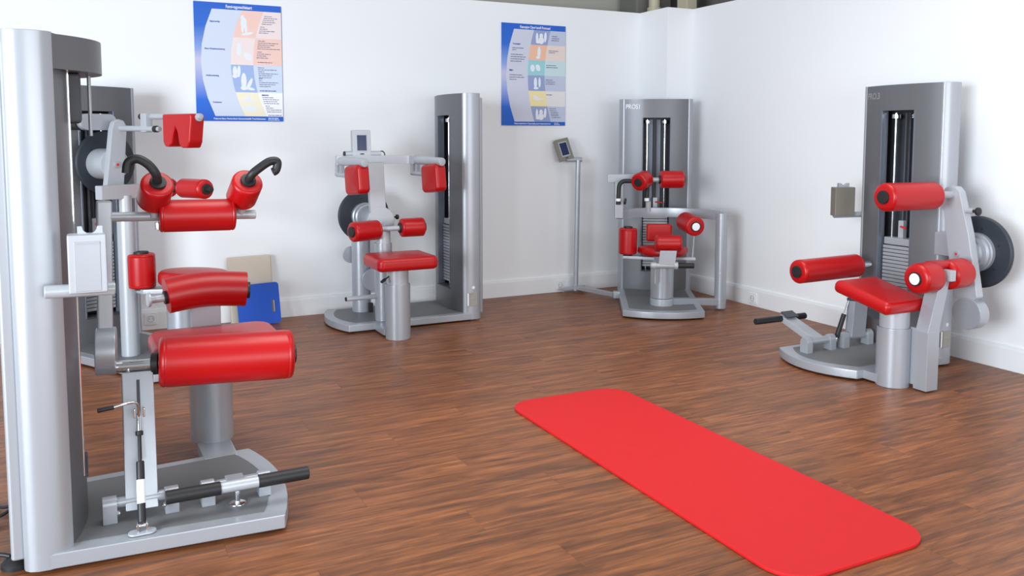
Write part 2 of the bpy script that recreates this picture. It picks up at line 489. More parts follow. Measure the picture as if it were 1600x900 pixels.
def build1(poly, lines, word):
    L = arc_fn(.065, .205); A = arc_fn(.40, .55); B2 = arc_fn(.66, .80)
    band(poly, 'lilac', L, one, .055, .958)
    vb = [.055, .286, .518, .752, .958]
    for (m1, m2), v0, v1 in zip((('salmon', 'pink'), ('pink', 'salmon'), ('pblue', 'pale'), ('yellow', 'paper')), vb, vb[1:]):
        band(poly, m1, A, B2, v0, v1); band(poly, m2, B2, one, v0, v1)
    figure_blob(poly, [(.545, .115, .02, .02, 0), (.56, .16, .035, .045, .2), (.545, .21, .015, .035, 0), (.585, .21, .015, .035, 0), (.60, .25, .07, .012, -.15),
                       (.50, .35, .022, .02, 0), (.50, .40, .03, .04, 0), (.60, .445, .05, .03, .4),
                       (.445, .575, .026, .045, 0), (.445, .615, .03, .018, 0), (.49, .575, .02, .05, .1), (.545, .655, .032, .07, 0), (.545, .715, .04, .018, 0), (.61, .68, .02, .06, .6), (.62, .72, .05, .012, .15),
                       (.59, .80, .03, .025, .3), (.59, .825, .09, .01, 0), (.61, .89, .09, .025, .05)])
    word('Funni-tagonschleiaert', .36, .042, .03, 'text_w', .30, .0006)
    word('Polgnverdiens Rerberflech-Gravensledslik Trerklidsssnsen', .19, .986, .016, 'text_w', .60, .0003)
    lines('pale', [(.82, .970, .12, .008), (.82, .984, .14, .008)])
    for s, u, v, wd_ in (('Eigenverlig', .175, .165, .11), ('Base Kinplannnsenrg', .11, .395, .225), ('Antiboxtsining', .115, .62, .145), ('Cantinanz', .185, .845, .10)):
        word(s, u, v, .014, 'navy', wd_, .0003)
    rows = []
    def blk(u0, v0, n, slant, ls):
        for k in range(n): rows.append((u0 + slant * k, v0 + .0168 * k, ls[k % len(ls)], .0055))
    blk(.80, .092, 5, -.008, (.09, .16, .13, .15, .12)); blk(.75, .185, 4, -.006, (.06, .09, .18, .11))
    blk(.72, .305, 5, -.003, (.08, .24, .2, .15, .27)); blk(.71, .40, 4, -.004, (.05, .16, .11, .14)); rows.append((.71, .488, .17, .006))
    blk(.71, .535, 6, .002, (.08, .22, .07, .23, .16, .15)); blk(.72, .645, 4, .002, (.04, .23, .19, .13))
    blk(.75, .775, 5, .006, (.08, .13, .19, .17, .18)); blk(.79, .865, 4, .006, (.05, .09, .18, .17)); rows.append((.82, .945, .16, .006))
    lines('ink', rows)
    lines('navy', [(.73, .732, .2, .008), (.72, .628, .04, .007), (.75, .768, .08, .006)])
def build2(poly, lines, word):
    L = arc_fn(.07, .19); A = arc_fn(.40, .50); B2 = arc_fn(.665, .76)
    band(poly, 'lilac2', L, one, .055, .962)
    vb = [.055, .20, .352, .502, .655, .808, .962]
    for (m1, m2), v0, v1 in zip((('slate', 'palslate'), ('peach', 'palpeach'), ('teal', 'palteal'), ('slate', 'palslate'), ('lemon', 'offwhite'), ('slate', 'palslate')), vb, vb[1:]):
        band(poly, m1, A, B2, v0, v1); band(poly, m2, B2, one, v0, v1)
    fg = []
    for v in (.13, .885):
        fg += [(.545, v, .02, .05, 0), (.61, v - .02, .028, .026, 0), (.61, v + .025, .045, .035, 0), (.675, v - .01, .02, .05, .1), (.56, v + .04, .035, .015, 0)]
    fg += [(.575, .275, .025, .06, .1), (.56, .325, .035, .012, 0), (.475, .43, .035, .035, .3), (.56, .425, .04, .03, .6), (.52, .575, .025, .055, 0), (.585, .57, .018, .05, 0), (.53, .628, .04, .012, 0), (.53, .725, .05, .018, .5), (.57, .735, .09, .008, 0)]
    figure_blob(poly, fg)
    word('Fannojon Oyor\'unoll Fonnusd', .28, .043, .03, 'text_w', .47, .0006)
    word('Plaberlelgriiarrs Cassvigfsscsol nsesnsssnnnn', .19, .988, .016, 'text_w', .57, .0003)
    lines('palslate', [(.82, .972, .07, .008), (.82, .985, .1, .008)])
    word('Teoengins', .165, .205, .016, 'navy', .12, .0004); word('Mä+', .115, .465, .02, 'navy', .06, .0005)
    lines('ink', [(.16, .236, .18, .007), (.16, .255, .07, .007), (.14, .30, .18, .007), (.135, .322, .23, .007), (.135, .344, .22, .007), (.13, .366, .17, .007),
                  (.115, .50, .2, .007), (.115, .522, .23, .007), (.115, .544, .11, .007),
                  (.78, .104, .09, .008), (.78, .126, .12, .007), (.77, .146, .12, .007), (.73, .25, .15, .007), (.73, .268, .10, .007), (.69, .395, .16, .007), (.69, .415, .18, .007),
                  (.68, .54, .11, .007), (.68, .56, .15, .007), (.68, .58, .15, .007), (.69, .688, .1, .007), (.74, .826, .11, .006), (.75, .846, .1, .006), (.76, .864, .12, .006), (.765, .880, .12, .006), (.77, .896, .12, .006), (.78, .914, .14, .006)])
poster('wall_poster', .692, 1.437, .592, .82, 'blue exercise poster with salmon and yellow panels, on the left of the back wall', build1)
poster('wall_poster', 3.043, 1.42, .597, .83, 'blue exercise poster with six small panels, one teal, nearer the corner', build2)

# ------------------------------------------------------------------ sockets
def socket(loc, rz, label):
    t = thing('wall_socket', label, 'socket', loc, rz, 'white wall sockets')
    b = new(); prism(b, rrect(.041, .041, .006), -.008, 0, 'y', .002); part('frame', b, 'white', t)
    b = new(); prism(b, rrect(.028, .028, .004), -.0105, -.0075, 'y', .001); pl = part('socket_insert', b, 'trim', t)
    b = new(); lathe(b, (0, -.0125, 0), (0, -.0095, 0), [(0, .0215), (0, .019), (.0028, .018), (.0028, 0)], 24); part('socket_well', b, 'plate', pl)
    b = new()
    for s in (-1, 1): cyl(b, (s * .0095, -.0112, 0), (s * .0095, -.0095, 0), .003, .0005, 10)
    part('pin_hole', b, 'black', pl)
socket(room(.352, WB - .018, .078), TH, 'white wall socket in the baseboard left of the blue board')
socket(room(3.59, WB - .018, .062), TH, 'white wall socket in the back baseboard beside the thin display stand')
socket(room(WR - .018, 5.07, .062), TH - R(90), 'white wall socket in the baseboard of the right wall')

# ------------------------------------------------------------------ machine building blocks
TW = 1.635        # tower height
HW, BULGE = .262, .045
def front(x, B=None): return (B or BULGE) * (1 - (abs(x) / HW) ** 2.2)
def tower(parent, word=None, word_m='text_w', plates=19, win=.113, head=None, panel=.245, trim='midgrey', wz1=1.482):
    """head: bulge of the hood above the window where it stands proud of the front"""
    zt, zb = TW - .004, .062
    wz0 = .22
    # curved grey front with the window cut out
    xs = sorted(set([-HW + 2 * HW * k / 16 for k in range(17)] + [-win, win]))
    xs = [x for x in xs if min(abs(x - win), abs(x + win)) > .008 or abs(abs(x) - win) < 1e-6]
    zs = [zb, zb + .05, wz0, .6, 1.0, wz1, zt]
    b = new()
    g = [[b.verts.new((x, front(x), z)) for z in zs] for x in xs]
    for i in range(len(xs) - 1):
        for k in range(len(zs) - 1):
            mx = (xs[i] + xs[i + 1]) / 2; mz = (zs[k] + zs[k + 1]) / 2
            if abs(mx) < win and wz0 < mz < wz1: continue
            b.faces.new((g[i][k], g[i + 1][k], g[i + 1][k + 1], g[i][k + 1]))
    bmesh.ops.recalc_face_normals(b, faces=b.faces)
    ret = bmesh.ops.solidify(b, geom=b.faces[:], thickness=.012)
    if head:
        hx = [-HW + 2 * HW * k / 20 for k in range(21)]
        prism(b, [(x, front(x, head)) for x in hx] + [(x, front(x) - .004) for x in reversed(hx[1:-1])], wz1, zt, 'z', 0)
        bk = new(); box(bk, .03, .10, .0, .075, wz1 - .16, wz1, .012)
        part('pulley_bracket', bk, 'dark', parent)
        bk = new(); cyl(bk, (-.03, .10, wz1 - .2), (-.03, .10, wz1), .006, .001, 10); part('pulley_cable', bk, 'plate', parent)
    tw = part('tower', b, 'grey', parent, 'dark grey curved tower front with a window onto the weights')
    for s in (-1, 1):
        b = new()
        pts = [(.263, .002), (.274, .001), (.287, -.012), (.297, -.034), (.302, -.062), (.300, -.092), (.292, -.116), (.278, -.130), (.262, -.134), (.245, -.134), (.245, -.004)]
        prism(b, [(s * x, y_) for x, y_ in pts], .012, TW, 'z', .002, 2, 50)
        sc_ = part('side_column', b, 'silver', parent)
    b = new(); prism(b, rrect(panel, .020, .012, 4, 0, -.148), .045, TW - .03, 'z', .006, 3); part('back_panel', b, 'silver', parent)
    out = [(x, front(x) - .002) for x in [-HW + 2 * HW * k / 16 for k in range(17)]]
    b = new(); prism(b, [(.262, -.13)] + [(-.262, -.13)] + out, TW - .012, TW - .001, 'z', 0); part('top_cover', b, 'midgrey', parent)
    # inside
    b = new()
    box(b, -.235, .235, -.125, -.117, .07, TW - .02, 0)
    box(b, -.20, -.196, -.12, -.01, .07, TW - .02, 0); box(b, .196, .20, -.12, -.01, .07, TW - .02, 0)
    part('interior_panel', b, 'dark', parent)
    b = new()
    for s in (-1, 1):
        box(b, s * win - .004, s * win + .004, front(win) - .05, front(win) + .003, wz0, wz1, .001, 1)
    part('window_trim', b, trim, parent)
    b = new(); box(b, -win, win, -.06, .05, wz0 - .004, wz0 + .004, .001, 1); part('window_sill', b, 'dark', parent)
    b = new(); box(b, -.045, -.005, -.112, -.10, .3, 1.47, .002); box(b, .02, .06, -.112, -.10, .3, 1.47, .002); part('inner_rail', b, 'midgrey', parent)
    for s in (-1, 1):
        b = new(); cyl(b, (s * .072, -.035, wz0), (s * .072, -.035, 1.47), .008, .001, 12)
        cyl(b, (s * .072, -.035, 1.435), (s * .072, -.035, 1.462), .026, .002, 16); part('guide_rod', b, 'chrome', parent)
    b = new(); box(b, -.008, .008, -.052, -.048, .68, 1.47, .001, 1); part('belt', b, 'black', parent)
    # weight stack
    b = new(); box(b, -.102, .102, -.075, .005, 0, .0185, .002, 1)
    p0 = None
    for k in range(plates):
        if p0 is None:
            p0 = part('weight_plate', b, 'plate', tw); o = p0
        else:
            o = p0.copy(); C.objects.link(o); o.parent = tw
        o.location = (0, 0, .252 + k * .0222)
    zt_ = .252 + plates * .0222
    b = new(); box(b, -.10, .10, -.07, 0, zt_ + .002, zt_ + .045, .004); part('top_weight', b, 'plate', tw)
    b = new(); box(b, -.018, .018, -.05, -.02, zt_ + .045, zt_ + .15, .003); part('selector_carriage', b, 'silver_l', parent)
    b = new(); cyl(b, (.0, -.02, zt_ + .115), (-.06, .01, zt_ + .11), .006, .001, 10); part('selector_pin', b, 'redplastic', parent)
    if word:
        b = text_bm(word, .052, .0004, .0010)
        mnx = min(v.co.x for v in b.verts); mxx = max(v.co.x for v in b.verts)
        k = .112 / (mxx - mnx)
        for v in b.verts:
            x = .250 - (v.co.x - mnx) * k
            v.co = Vector((x, front(x) + .0012 + v.co.z, 1.555 + v.co.y))
        part('lettering', b, word_m, parent)
    return tw
def side_sticker(parent, s, m='sticker'):
    """rating plate low on the silver side column; s is the side of the machine"""
    b = new(); box(b, s * .3005 - .002, s * .3005 + .002, -.095, -.035, .11, .21, .0005, 1); part('rating_plate', b, m, parent)
    b = new(); box(b, s * .3005 - .0015, s * .2995 + .0015, -.03, -.018, .115, .205, .0005, 1); part('paper_label', b, 'white', parent)
    b = new(); lathe(b, (s * .297, -.065, .245), (s * .304, -.065, .245), [(0, .011), (.006, .011), (.0065, .0), ], 16); part('round_label', b, 'white', parent)
def base(parent, hb, hf, L, Lc, rim=.05, y0=-.09):
    def outline(hb_, hf_, L_, Lc_, ys):
        p = [(hb_, ys), (-hb_, ys), (-hf_, L_)]
        for k in range(1, 12):
            x = -hf_ + 2 * hf_ * k / 12
            p.append((x, L_ + (Lc_ - L_) * (1 - (x / hf_) ** 2)))
        p.append((hf_, L_)); return p
    b = new(); prism(b, outline(hb, hf, L, Lc, y0), .012, .06, 'z', .005, 2, 25)
    part('base', b, 'silver', parent)
    b = new(); prism(b, outline(hb - rim, hf - rim, L - rim * 1.25, Lc - rim * 1.25, .0), .058, .0622, 'z', .0005, 1, 25)
    part('base_inlay', b, 'inlay', parent, 'dark grey anti-slip inlay of the base')
    for x, y_ in ((hb - .05, -.03), (-hb + .05, -.03), (hf - .06, L - .08), (-hf + .06, L - .08)):
        b = new(); cyl(b, (x, y_, 0), (x, y_, .0135), .028, .002, 16); part('foot', b, 'black', parent)
def seat_column(parent, x, y_, r, z1, r2, z2, z0=.0):
    b = new(); cyl(b, (x, y_, z0), (x, y_, z1), r, .004, 36); part('seat_column', b, 'silver', parent)
    b = new(); cyl(b, (x, y_, z1 - .02), (x, y_, z2), r2, .003, 36); part('seat_post', b, 'silver_l', parent)
def hinge_block(parent, x, y0, y1, z=.062, h=.085, wx=.05):
    poly = [(x - wx / 2, z), (x + wx / 2, z)]
    for k in range(9):
        a = R(180 * k / 8); poly.append((x + wx / 2 * math.cos(a), z + h - wx / 2 + wx / 2 * math.sin(a)))
    b = new(); prism(b, poly, y0, y1, 'y', .002, 2, 40); return part('hinge_block', b, 'silver', parent)
def roller_pad(parent, p0, p1, r, caps=(1, 1), cap_r=None, capm='black', sag=0, name='roller_pad', rnd=.016):
    p0, p1 = Vector(p0), Vector(p1)
    b = new(); roller(b, p0, p1, r, rnd, sag); o = part(name, b, 'red', parent)
    d = (p1 - p0).normalized(); cr = cap_r or r * .52
    for on, p, s in ((caps[0], p0, -1), (caps[1], p1, 1)):
        if on:
            b = new(); cyl(b, p - d * s * .004, p + d * s * .011, cr, .003, 24); part('end_cap', b, capm, o)
    return o
def bar(parent, p0, p1, r, m='silver_l', name='tube', b_=.003):
    b = new(); cyl(b, p0, p1, r, b_, 20); return part(name, b, m, parent)
def wheel_at(parent, c, ax, r=.195, th=.028):
    c = Vector(c); a = Vector(ax).normalized()
    b = new(); lathe(b, c - a * th / 2, c + a * th / 2, [(0, 0), (0, r - .012), (.003, r - .004), (.008, r), (th - .008, r), (th - .003, r - .004), (th, r - .012), (th, 0)], 56)
    o = part('cam_wheel', b, 'wheel', parent)
    q, _ = frame_for(c, c + a); mm = Matrix.Translation(c) @ q
    b = new()
    for k in range(6):
        t = R(60 * k + 20); p = mm @ Vector((math.cos(t) * r * .66, math.sin(t) * r * .66, 0))
        cyl(b, p - a * (th / 2 + .0015), p + a * (th / 2 + .0015), .006, .0005, 10)
    part('bolt_hole', b, 'black', o)
    return o
def machine(label, frame):
    ox, oy, ang = frame
    return thing('strength_machine', label, 'gym machine', (ox, oy, 0), R(ang - 90), 'strength machines of the gym')
def display(parent, c, rz, tilt, wd=.14, ht=.185, th=.045, framem='silver_l', roll=0):
    """c is the middle of the lower edge; the screen looks to local -y after the turn"""
    mtx = Matrix.Translation(Vector(c)) @ Matrix.Rotation(R(rz), 4, 'Z') @ Matrix.Rotation(R(tilt), 4, 'X') @ Matrix.Rotation(R(roll), 4, 'Y')
    b = new(); box(b, -wd / 2, wd / 2, -th / 2, th / 2, 0, ht, .006, 2, mtx); d = part('display', b, framem, parent)
    b = new(); box(b, -wd * .30, wd * .30, -th / 2 - .002, -th / 2 + .002, ht * .17, ht * .85, .001, 1, mtx); part('display_bezel', b, 'plate', d)
    b = new(); box(b, -wd * .25, wd * .25, -th / 2 - .0035, -th / 2, ht * .22, ht * .80, .0005, 1, mtx); part('screen', b, 'screen', d)
    b = new(); box(b, -wd * .1, wd * .1, -th / 2 - .003, -th / 2, ht * .07, ht * .11, .0005, 1, mtx); part('display_mark', b, 'black', d)
    return d, mtx

F1 = (-1.4840, 2.7857, 27.0); F2 = (-.4700, 6.2967, 206.5); F3 = (1.186, 7.025, -95.0)
F4 = (2.318, 5.080, 206.5); F5 = (-2.565, 5.235, -33.0)

# ================================================================== machine in the left foreground (back trainer)
m = machine('large machine in the left foreground with thick red thigh roller and black pedal bar', F1)
tower(m, plates=19, head=.140, panel=.266, trim='chrome', wz1=1.528)
base(m, .300, .345, .635, .695, .05)
# seat
seat_column(m, -.54, .52, .086, .335, .070, .44, .06)
b = new(); box(b, -.50, -.29, .455, .585, .012, .064, .006); part('seat_bracket', b, 'silver', m)
b = new(); cushion(b, rrect(.19, .255, .08, 8, -.54, .545), .432, .505, .03, .008); part('seat', b, 'red', m)
# curved pelvis pad behind the seat
path = smooth_path([(-.702, .372, .650), (-.709, .45, .660), (-.712, .53, .665), (-.709, .61, .662), (-.702, .70, .654)], 6)
b = new(); tube(b, path, .076, 28); t_ = new(); merge(b, t_)
bmesh.ops.bevel(b, geom=[e for e in b.edges if len(e.link_faces) == 2 and e.calc_face_angle(0) > R(50)], offset=.014, segments=3, profile=.5, affect='EDGES')
pp = part('pelvis_pad', b, 'red', m)
b = new(); cyl(b, (-.688, .714, .650), (-.69, .69, .652), .036, .002); part('end_cap', b, 'black', pp)
b = new(); cyl(b, (-.687, .36, .646), (-.69, .38, .648), .028, .002); part('end_cap', b, 'black', pp)
b = new(); cyl(b, (-.682, .305, .643), (-.688, .37, .647), .017); cyl(b, (-.680, .295, .643), (-.682, .307, .643), .030); part('pad_knob', b, 'silver_l', m)
b = new(); prism(b, rrect(.062, .12, .03, 5, .53, .52), -.735, -.705, 'x', .006); part('pad_support', b, 'silver_l', m)
# lever arm, joint drum, thigh roller
b = new(); beam(b, (-.055, .118, .60), (-.055, .132, 1.108), .050, .034, .008, (1, 0, 0)); part('lever_arm', b, 'silver', m)
b = new(); cyl(b, (-.045, .088, .592), (-.04, .152, .590), .082, .005, 40); part('joint_drum', b, 'silver', m)
bar(m, (-.03, .150, .534), (-.005, .30, .534), .021, 'chrome', 'axle')
b = new(); cyl(b, (-.012, .262, .536), (-.006, .285, .537), .038, .003); part('collar', b, 'black', m)
roller_pad(m, (-.006, .283, .541), (.035, .738, .527), .089, (0, 1), .034, 'black', 0, 'thigh_pad', .02)
# upright post with slot on its hinge
b = new(); beam(b, (.14, .205, .085), (-.012, .213, .512), .100, .060, .004, (1, 0, .35)); part('upright_post', b, 'silver', m)
b = new(); beam(b, (.124, .207, .25), (.024, .213, .495), .010, .008, .001, (1, 0, .35)); part('slot', b, 'dark', m)
for yy in (.185, .245):
    b = new(); cyl(b, (-.01, yy, .505), (-.012, yy, .53), .010, .002, 12); part('bolt', b, 'chrome', m)
for y0, y1 in ((.086, .130), (.276, .320), (.392, .436), (.582, .624)): hinge_block(m, .142, y0, y1)
bar(m, (.142, .12, .122), (.142, .29, .122), .0175, 'silver', 'hinge_tube')
bar(m, (.142, .42, .122), (.142, .60, .122), .0175, 'silver', 'hinge_tube')
for yy in (.134, .272): bar(m, (.165, yy, .10), (.182, yy, .098), .006, 'chrome', 'hinge_screw')
# gas strut with crank
A = Vector((.272, .197, .078)); B = Vector((.118, .207, .415))
d = (B - A)
b = new(); prism(b, rrect(.022, .042, .020, 6, .275, .197), .062, .068, 'z', .002); part('strut_foot', b, 'silver_l', m)
b = new(); box(b, .262, .284, .182, .187, .066, .095, .001); box(b, .262, .284, .207, .212, .066, .095, .001); cyl(b, (.272, .18, .085), (.272, .214, .085), .006, .001, 10); part('strut_fork', b, 'chrome', m)
g = new(); cyl(g, A + d * .04, A + d * .56, .0125, .004, 20); gs = part('gas_strut', g, 'black', m)
b = new(); cyl(b, A + d * .20, A + d * .40, .0130, .0005, 20); part('strut_label', b, 'text_w', gs)
bar(m, A + d * .54, A + d * .80, .0052, 'black', 'strut_rod')
b = new(); cyl(b, A + d * .78, A + d * .82, .012, .002, 14); part('strut_nut', b, 'black', m)
b = new(); cyl(b, A + d * .82, A + d * .98, .007, .002, 12); box(b, .115, .135, .190, .197, .395, .425, .002); box(b, .115, .135, .219, .226, .395, .425, .002); part('strut_clevis', b, 'chrome', m)
b = new(); tube(b, round_path([(.128, .207, .395), (.142, .205, .452), (.16, .165, .456), (.165, .125, .450)], .02), .0045, 10); ck = part('crank', b, 'chrome', m)
b = new(); cyl(b, (.165, .132, .451), (.168, .083, .447), .0075, .002, 12); part('grip', b, 'black', ck)
# pedal bar
b = new(); beam(b, (.142, .505, .12), (.225, .505, .142), .088, .022, .004); cyl(b, (.228, .44, .144), (.228, .575, .144), .019, .002); part('pedal_arm', b, 'silver_l', m)
b = new(); cyl(b, (.228, .272, .144), (.228, .446, .144), .0225, .003, 24); part('pedal_grip', b, 'black', m)
b = new(); cyl(b, (.228, .569, .144), (.228, .742, .144), .0225, .003, 24); part('pedal_grip', b, 'black', m)
b = new(); box(b, .115, .165, .475, .535, .128, .142, .003); part('pedal_clamp', b, 'plate', m)
b = new(); cyl(b, (.19, .505, .0615), (.19, .505, .067), .028, .002); cyl(b, (.19, .505, .065), (.19, .505, .11), .009, .002, 14); part('pedal_stop', b, 'chrome', m)
# upper cross bar with chest roller and two handle rollers
bar(m, (-.055, .13, 1.052), (-.045, .632, 1.042), .0165, 'silver_l', 'cross_bar')
roller_pad(m, (-.035, .302, 1.050), (-.03, .556, 1.046), .057, (0, 0), None, 'black', 0, 'chest_pad', .012)
b = new(); box(b, -.05, -.02, .290, .301, 1.0, 1.03, .002); part('pad_clamp', b, 'chrome', m)
for y_, s in ((.285, -1), (.582, 1)):
    p0 = Vector((-.05, y_, 1.10)); p1 = Vector((.035, y_ + .012, 1.168))
    bar(m, (-.045, y_ - .003 * s, 1.045), (-.035, y_ + .002, 1.112), .0165, 'silver_l', 'pad_stub')
    o = roller_pad(m, p0, p1, .054, (0, 1), .027, 'black', 0, 'handle_pad', .012)
    if s < 0: pts = [p1 - (p1 - p0) * .05, (.058, .291, 1.198), (.062, .268, 1.232), (.058, .235, 1.252), (.055, .207, 1.240), (.055, .200, 1.205)]
    else: pts = [p1 - (p1 - p0) * .05, (.056, .604, 1.192), (.058, .632, 1.216), (.055, .668, 1.238), (.052, .694, 1.236), (.052, .690, 1.208), (.052, .678, 1.200)]
    b = new(); tube(b, smooth_path(pts, 6), .0152, 16); part('handle', b, 'black', m)
# monitor seen from behind on its bracket
b = new(); cyl(b, (.338, -.045, .872), (.338, .145, .868), .0195, .005, 24); part('monitor_bracket', b, 'silver_l', m)
b = new(); box(b, .322, .384, .020, .124, .866, 1.040, .006); mo = part('monitor', b, 'silver_l', m)
b = new(); box(b, .380, .3855, .037, .107, .872, 1.020, .002); part('monitor_back', b, 'silver', mo)
b = new()
for k in range(2):
    for i in range(9): box(b, .3845, .3862, .040 + k * .036 + i * .0034, .042 + k * .036 + i * .0034, 1.010, 1.017, 0)
part('vent_slots', b, 'plate', mo)
poly = [(.048, 1.036), (.048, 1.062), (.060, 1.062)] + [(.081 + .020 * math.cos(R(180 + 180 * k / 8)), 1.060 + .020 * math.sin(R(180 + 180 * k / 8))) for k in range(9)] + [(.104, 1.062), (.116, 1.062), (.116, 1.036)]
b = new(); prism(b, poly, .340, .356, 'x', .001); part('cradle', b, 'silver_l', mo)

# ================================================================== machine in the middle, in front of the back wall
m = machine('machine by the back wall between the posters, with square red seat and hanging shoulder pads', F2)
tower(m, plates=19); side_sticker(m, -1)
base(m, .300, .300, .850, .925, .05)
seat_column(m, -.555, .592, .082, .365, .072, .46)
b = new(); box(b, -.50, -.295, .53, .672, .012, .056, .004); part('seat_bracket', b, 'silver', m)
b = new(); cushion(b, rrect(.185, .208, .045, 8, -.50, .552), .462, .55, .032, .006); part('seat', b, 'red', m)
b = new(); cyl(b, (-.53, .60, .44), (-.62, .705, .405), .005, .001, 10); lv = part('seat_lever', b, 'black', m)
b = new(); cyl(b, (-.612, .695, .408), (-.64, .728, .398), .010, .002, 12); part('grip', b, 'black', lv)
# rear bearing column
b = new(); cyl(b, (.13, .635, .06), (.13, .635, .66), .068, .004, 36); part('bearing_column', b, 'silver', m)
b = new(); box(b, .04, .07, .575, .605, .062, .13, .004); part('cable_slot', b, 'black', m)
b = new(); box(b, .05, .075, .55, .585, .20, .66, .003); part('column_rail', b, 'silver_l', m)
b = new(); cyl(b, (.03, .575, .30), (.055, .575, .30), .082, .004, 32); part('counterweight_disc', b, 'silver', m)
b = new(); cyl(b, (.19, .690, .47), (.205, .690, .47), .062, .003, 28); part('counterweight_disc', b, 'silver', m)
wheel_at(m, (.215, .585, .752), (1, 0, 0), .192)
b = new(); lathe(b, (.205, .583, .748), (-.165, .583, .748), [(0, 0), (0, .10), (.04, .10), (.045, .092), (.09, .092), (.095, .082), (.37, .082), (.37, 0)], 40); part('bearing_drum', b, 'silver', m)
b = new(); cyl(b, (-.160, .583, .745), (-.195, .583, .745), .098, .004, 44); part('joint_disc', b, 'silver_l', m)
b = new(); cyl(b, (-.193, .583, .735), (-.200, .583, .735), .016, .002, 16); part('disc_screw', b, 'plate', m)
b = new(); beam(b, (-.17, .600, .79), (-.17, .615, 1.15), .112, .045, .005, (1, 0, 0)); part('lever_plate', b, 'silver_l', m)
b = new(); cyl(b, (-.15, .49, .765), (-.15, .455, .765), .006, .001, 10); cyl(b, (-.15, .462, .765), (-.15, .442, .765), .017, .004, 16); part('lock_knob', b, 'black', m)
# yoke
b = new(); sweep(b, round_path([(-.20, .868, 1.167), (-.13, .862, 1.167), (-.13, .60, 1.167), (-.13, .345, 1.167), (-.20, .325, 1.167)], .05), [(-.022, -.030), (.022, -.030), (.022, .030), (-.022, .030)])
part('yoke', b, 'silver_l', m)
for y0, y1 in ((.866, .785), (.325, .250)):
    a_ = Vector((-.17, y0, 1.163)); c_ = Vector((-.505, y1, 1.158))
    bar(m, a_, c_, .029, 'silver_l', 'yoke_arm', .006)
    u = (c_ - a_).normalized()
    mtx = Matrix.Translation(a_.lerp(c_, .5)) @ Matrix.Rotation(math.atan2(u.y, u.x), 4, 'Z')
    # padded block hanging below the arm: outline across the arm, rounded at the bottom
    ps = rrect(.10, .096, .035, 6)
    b = new(); cushion(b, ps, -.043, .043, .022, .004, mtx @ Matrix.Translation((.065, 0, -.116)) @ Matrix.Rotation(R(90), 4, 'X') @ Matrix.Rotation(R(6), 4, 'Z'))
    part('shoulder_pad', b, 'red', m)
    b = new(); cyl(b, (-.115, y0 + .0, 1.072), (-.275, y0 - .038, 1.070), .019, .003, 18); box(b, -.150, -.112, y0 - .018, y0 + .014, 1.07, 1.15, .004); box(b, -.20, -.172, y0 - .03, y0, 1.07, 1.15, .004); br = part('adjuster_bracket', b, 'silver_l', m)
    b = new(); cyl(b, (-.270, y0 - .037, 1.070), (-.295, y0 - .043, 1.070), .021, .004, 18); part('end_cap', b, 'black', br)
# monitor
bar(m, (-.10, .805, 1.208), (-.10, .552, 1.208), .021, 'silver_l', 'monitor_tube')
b = new(); cyl(b, (-.10, .800, 1.208), (-.10, .815, 1.208), .019, .003); part('tube_cap', b, 'black', m)
b = new(); box(b, -.115, -.085, .745, .775, 1.18, 1.205, .003); box(b, -.115, -.085, .58, .61, 1.18, 1.205, .003); part('monitor_foot', b, 'silver_l', m)
display(m, (-.10, .690, 1.190), -90, -4, .132, .182)
b = new(); tube(b, smooth_path([(-.10, .553, 1.225), (-.10, .535, 1.225), (-.10, .523, 1.21), (-.10, .52, 1.19)], 5), .004, 8); part('monitor_cable', b, 'black', m)
# knee post with rollers
b = new(); cyl(b, (-.235, .585, .06), (-.235, .585, .60), .060, .003, 36); part('knee_post', b, 'silver', m)
b = new(); cyl(b, (-.235, .585, .59), (-.235, .585, .705), .051, .003, 36); part('post_extension', b, 'silver_l', m)
bar(m, (-.285, .36, .700), (-.285, .80, .700), .018, 'silver_l', 'cross_tube')
roller_pad(m, (-.275, .632, .695), (-.335,   .830, .694), .067, (1, 1), .036)
roller_pad(m, (-.285, .475, .702), (-.29, .308, .702), .065, (1, 1), .036)
bar(m, (-.245, .63, .232), (-.26, .855, .232), .0165, 'silver_l', 'side_handle')
b = new(); cyl(b, (-.2595, .852, .232), (-.2605, .862, .232), .014, .001); part('tube_cap', b, 'black', m)

# ================================================================== machine in the corner (rotation trainer)
m = machine('machine in the far corner with white lettering, curved bar and thin display stand', F3)
tower(m, 'PROS1', 'text_w', plates=19)
base(m, .300, .298, .888, .965, .05)
b = new(); cyl(b, (-.005, .665, .06), (-.005, .665, .115), .088, .003, 36); part('column_ring', b, 'silver_l', m)
b = new(); cyl(b, (-.005, .665, .117), (-.005, .665, .375), .086, .004, 36); part('seat_column', b, 'silver', m)
b = new(); cyl(b, (-.005, .665, .37), (-.005, .665, .44), .070, .003, 32); part('seat_post', b, 'silver_l', m)
b = new(); cushion(b, [(.18 * math.cos(R(12 * k)) * (1.08 if math.sin(R(12 * k)) < 0 else .98) - .012, .155 * math.sin(R(12 * k)) + .64) for k in range(30)], .438, .498, .026, .004); part('seat', b, 'red', m)
b = new(); cushion(b, rrect(.098, .068, .02, 5), -.03, .03, .018, .0, Matrix.Translation((.008, .50, .590)) @ Matrix.Rotation(R(90), 4, 'X')); part('back_pad', b, 'red', m)
roller_pad(m, (.062, .815, .545), (-.128, .805, .545), .062, (0, 0), None, 'black', 0, 'front_pad', .014)
b = new(); prism(b, [(.040, .395), (-.078, .395), (-.090, .50), (.030, .50)], .873, .882, 'y', .002); pb = part('pad_bracket', b, 'silver', m)
b = new()
for x in (.008, -.065): cyl(b, (x, .881, .487), (x, .886, .487), .007, .001, 12)
part('bracket_screw', b, 'plate', pb)
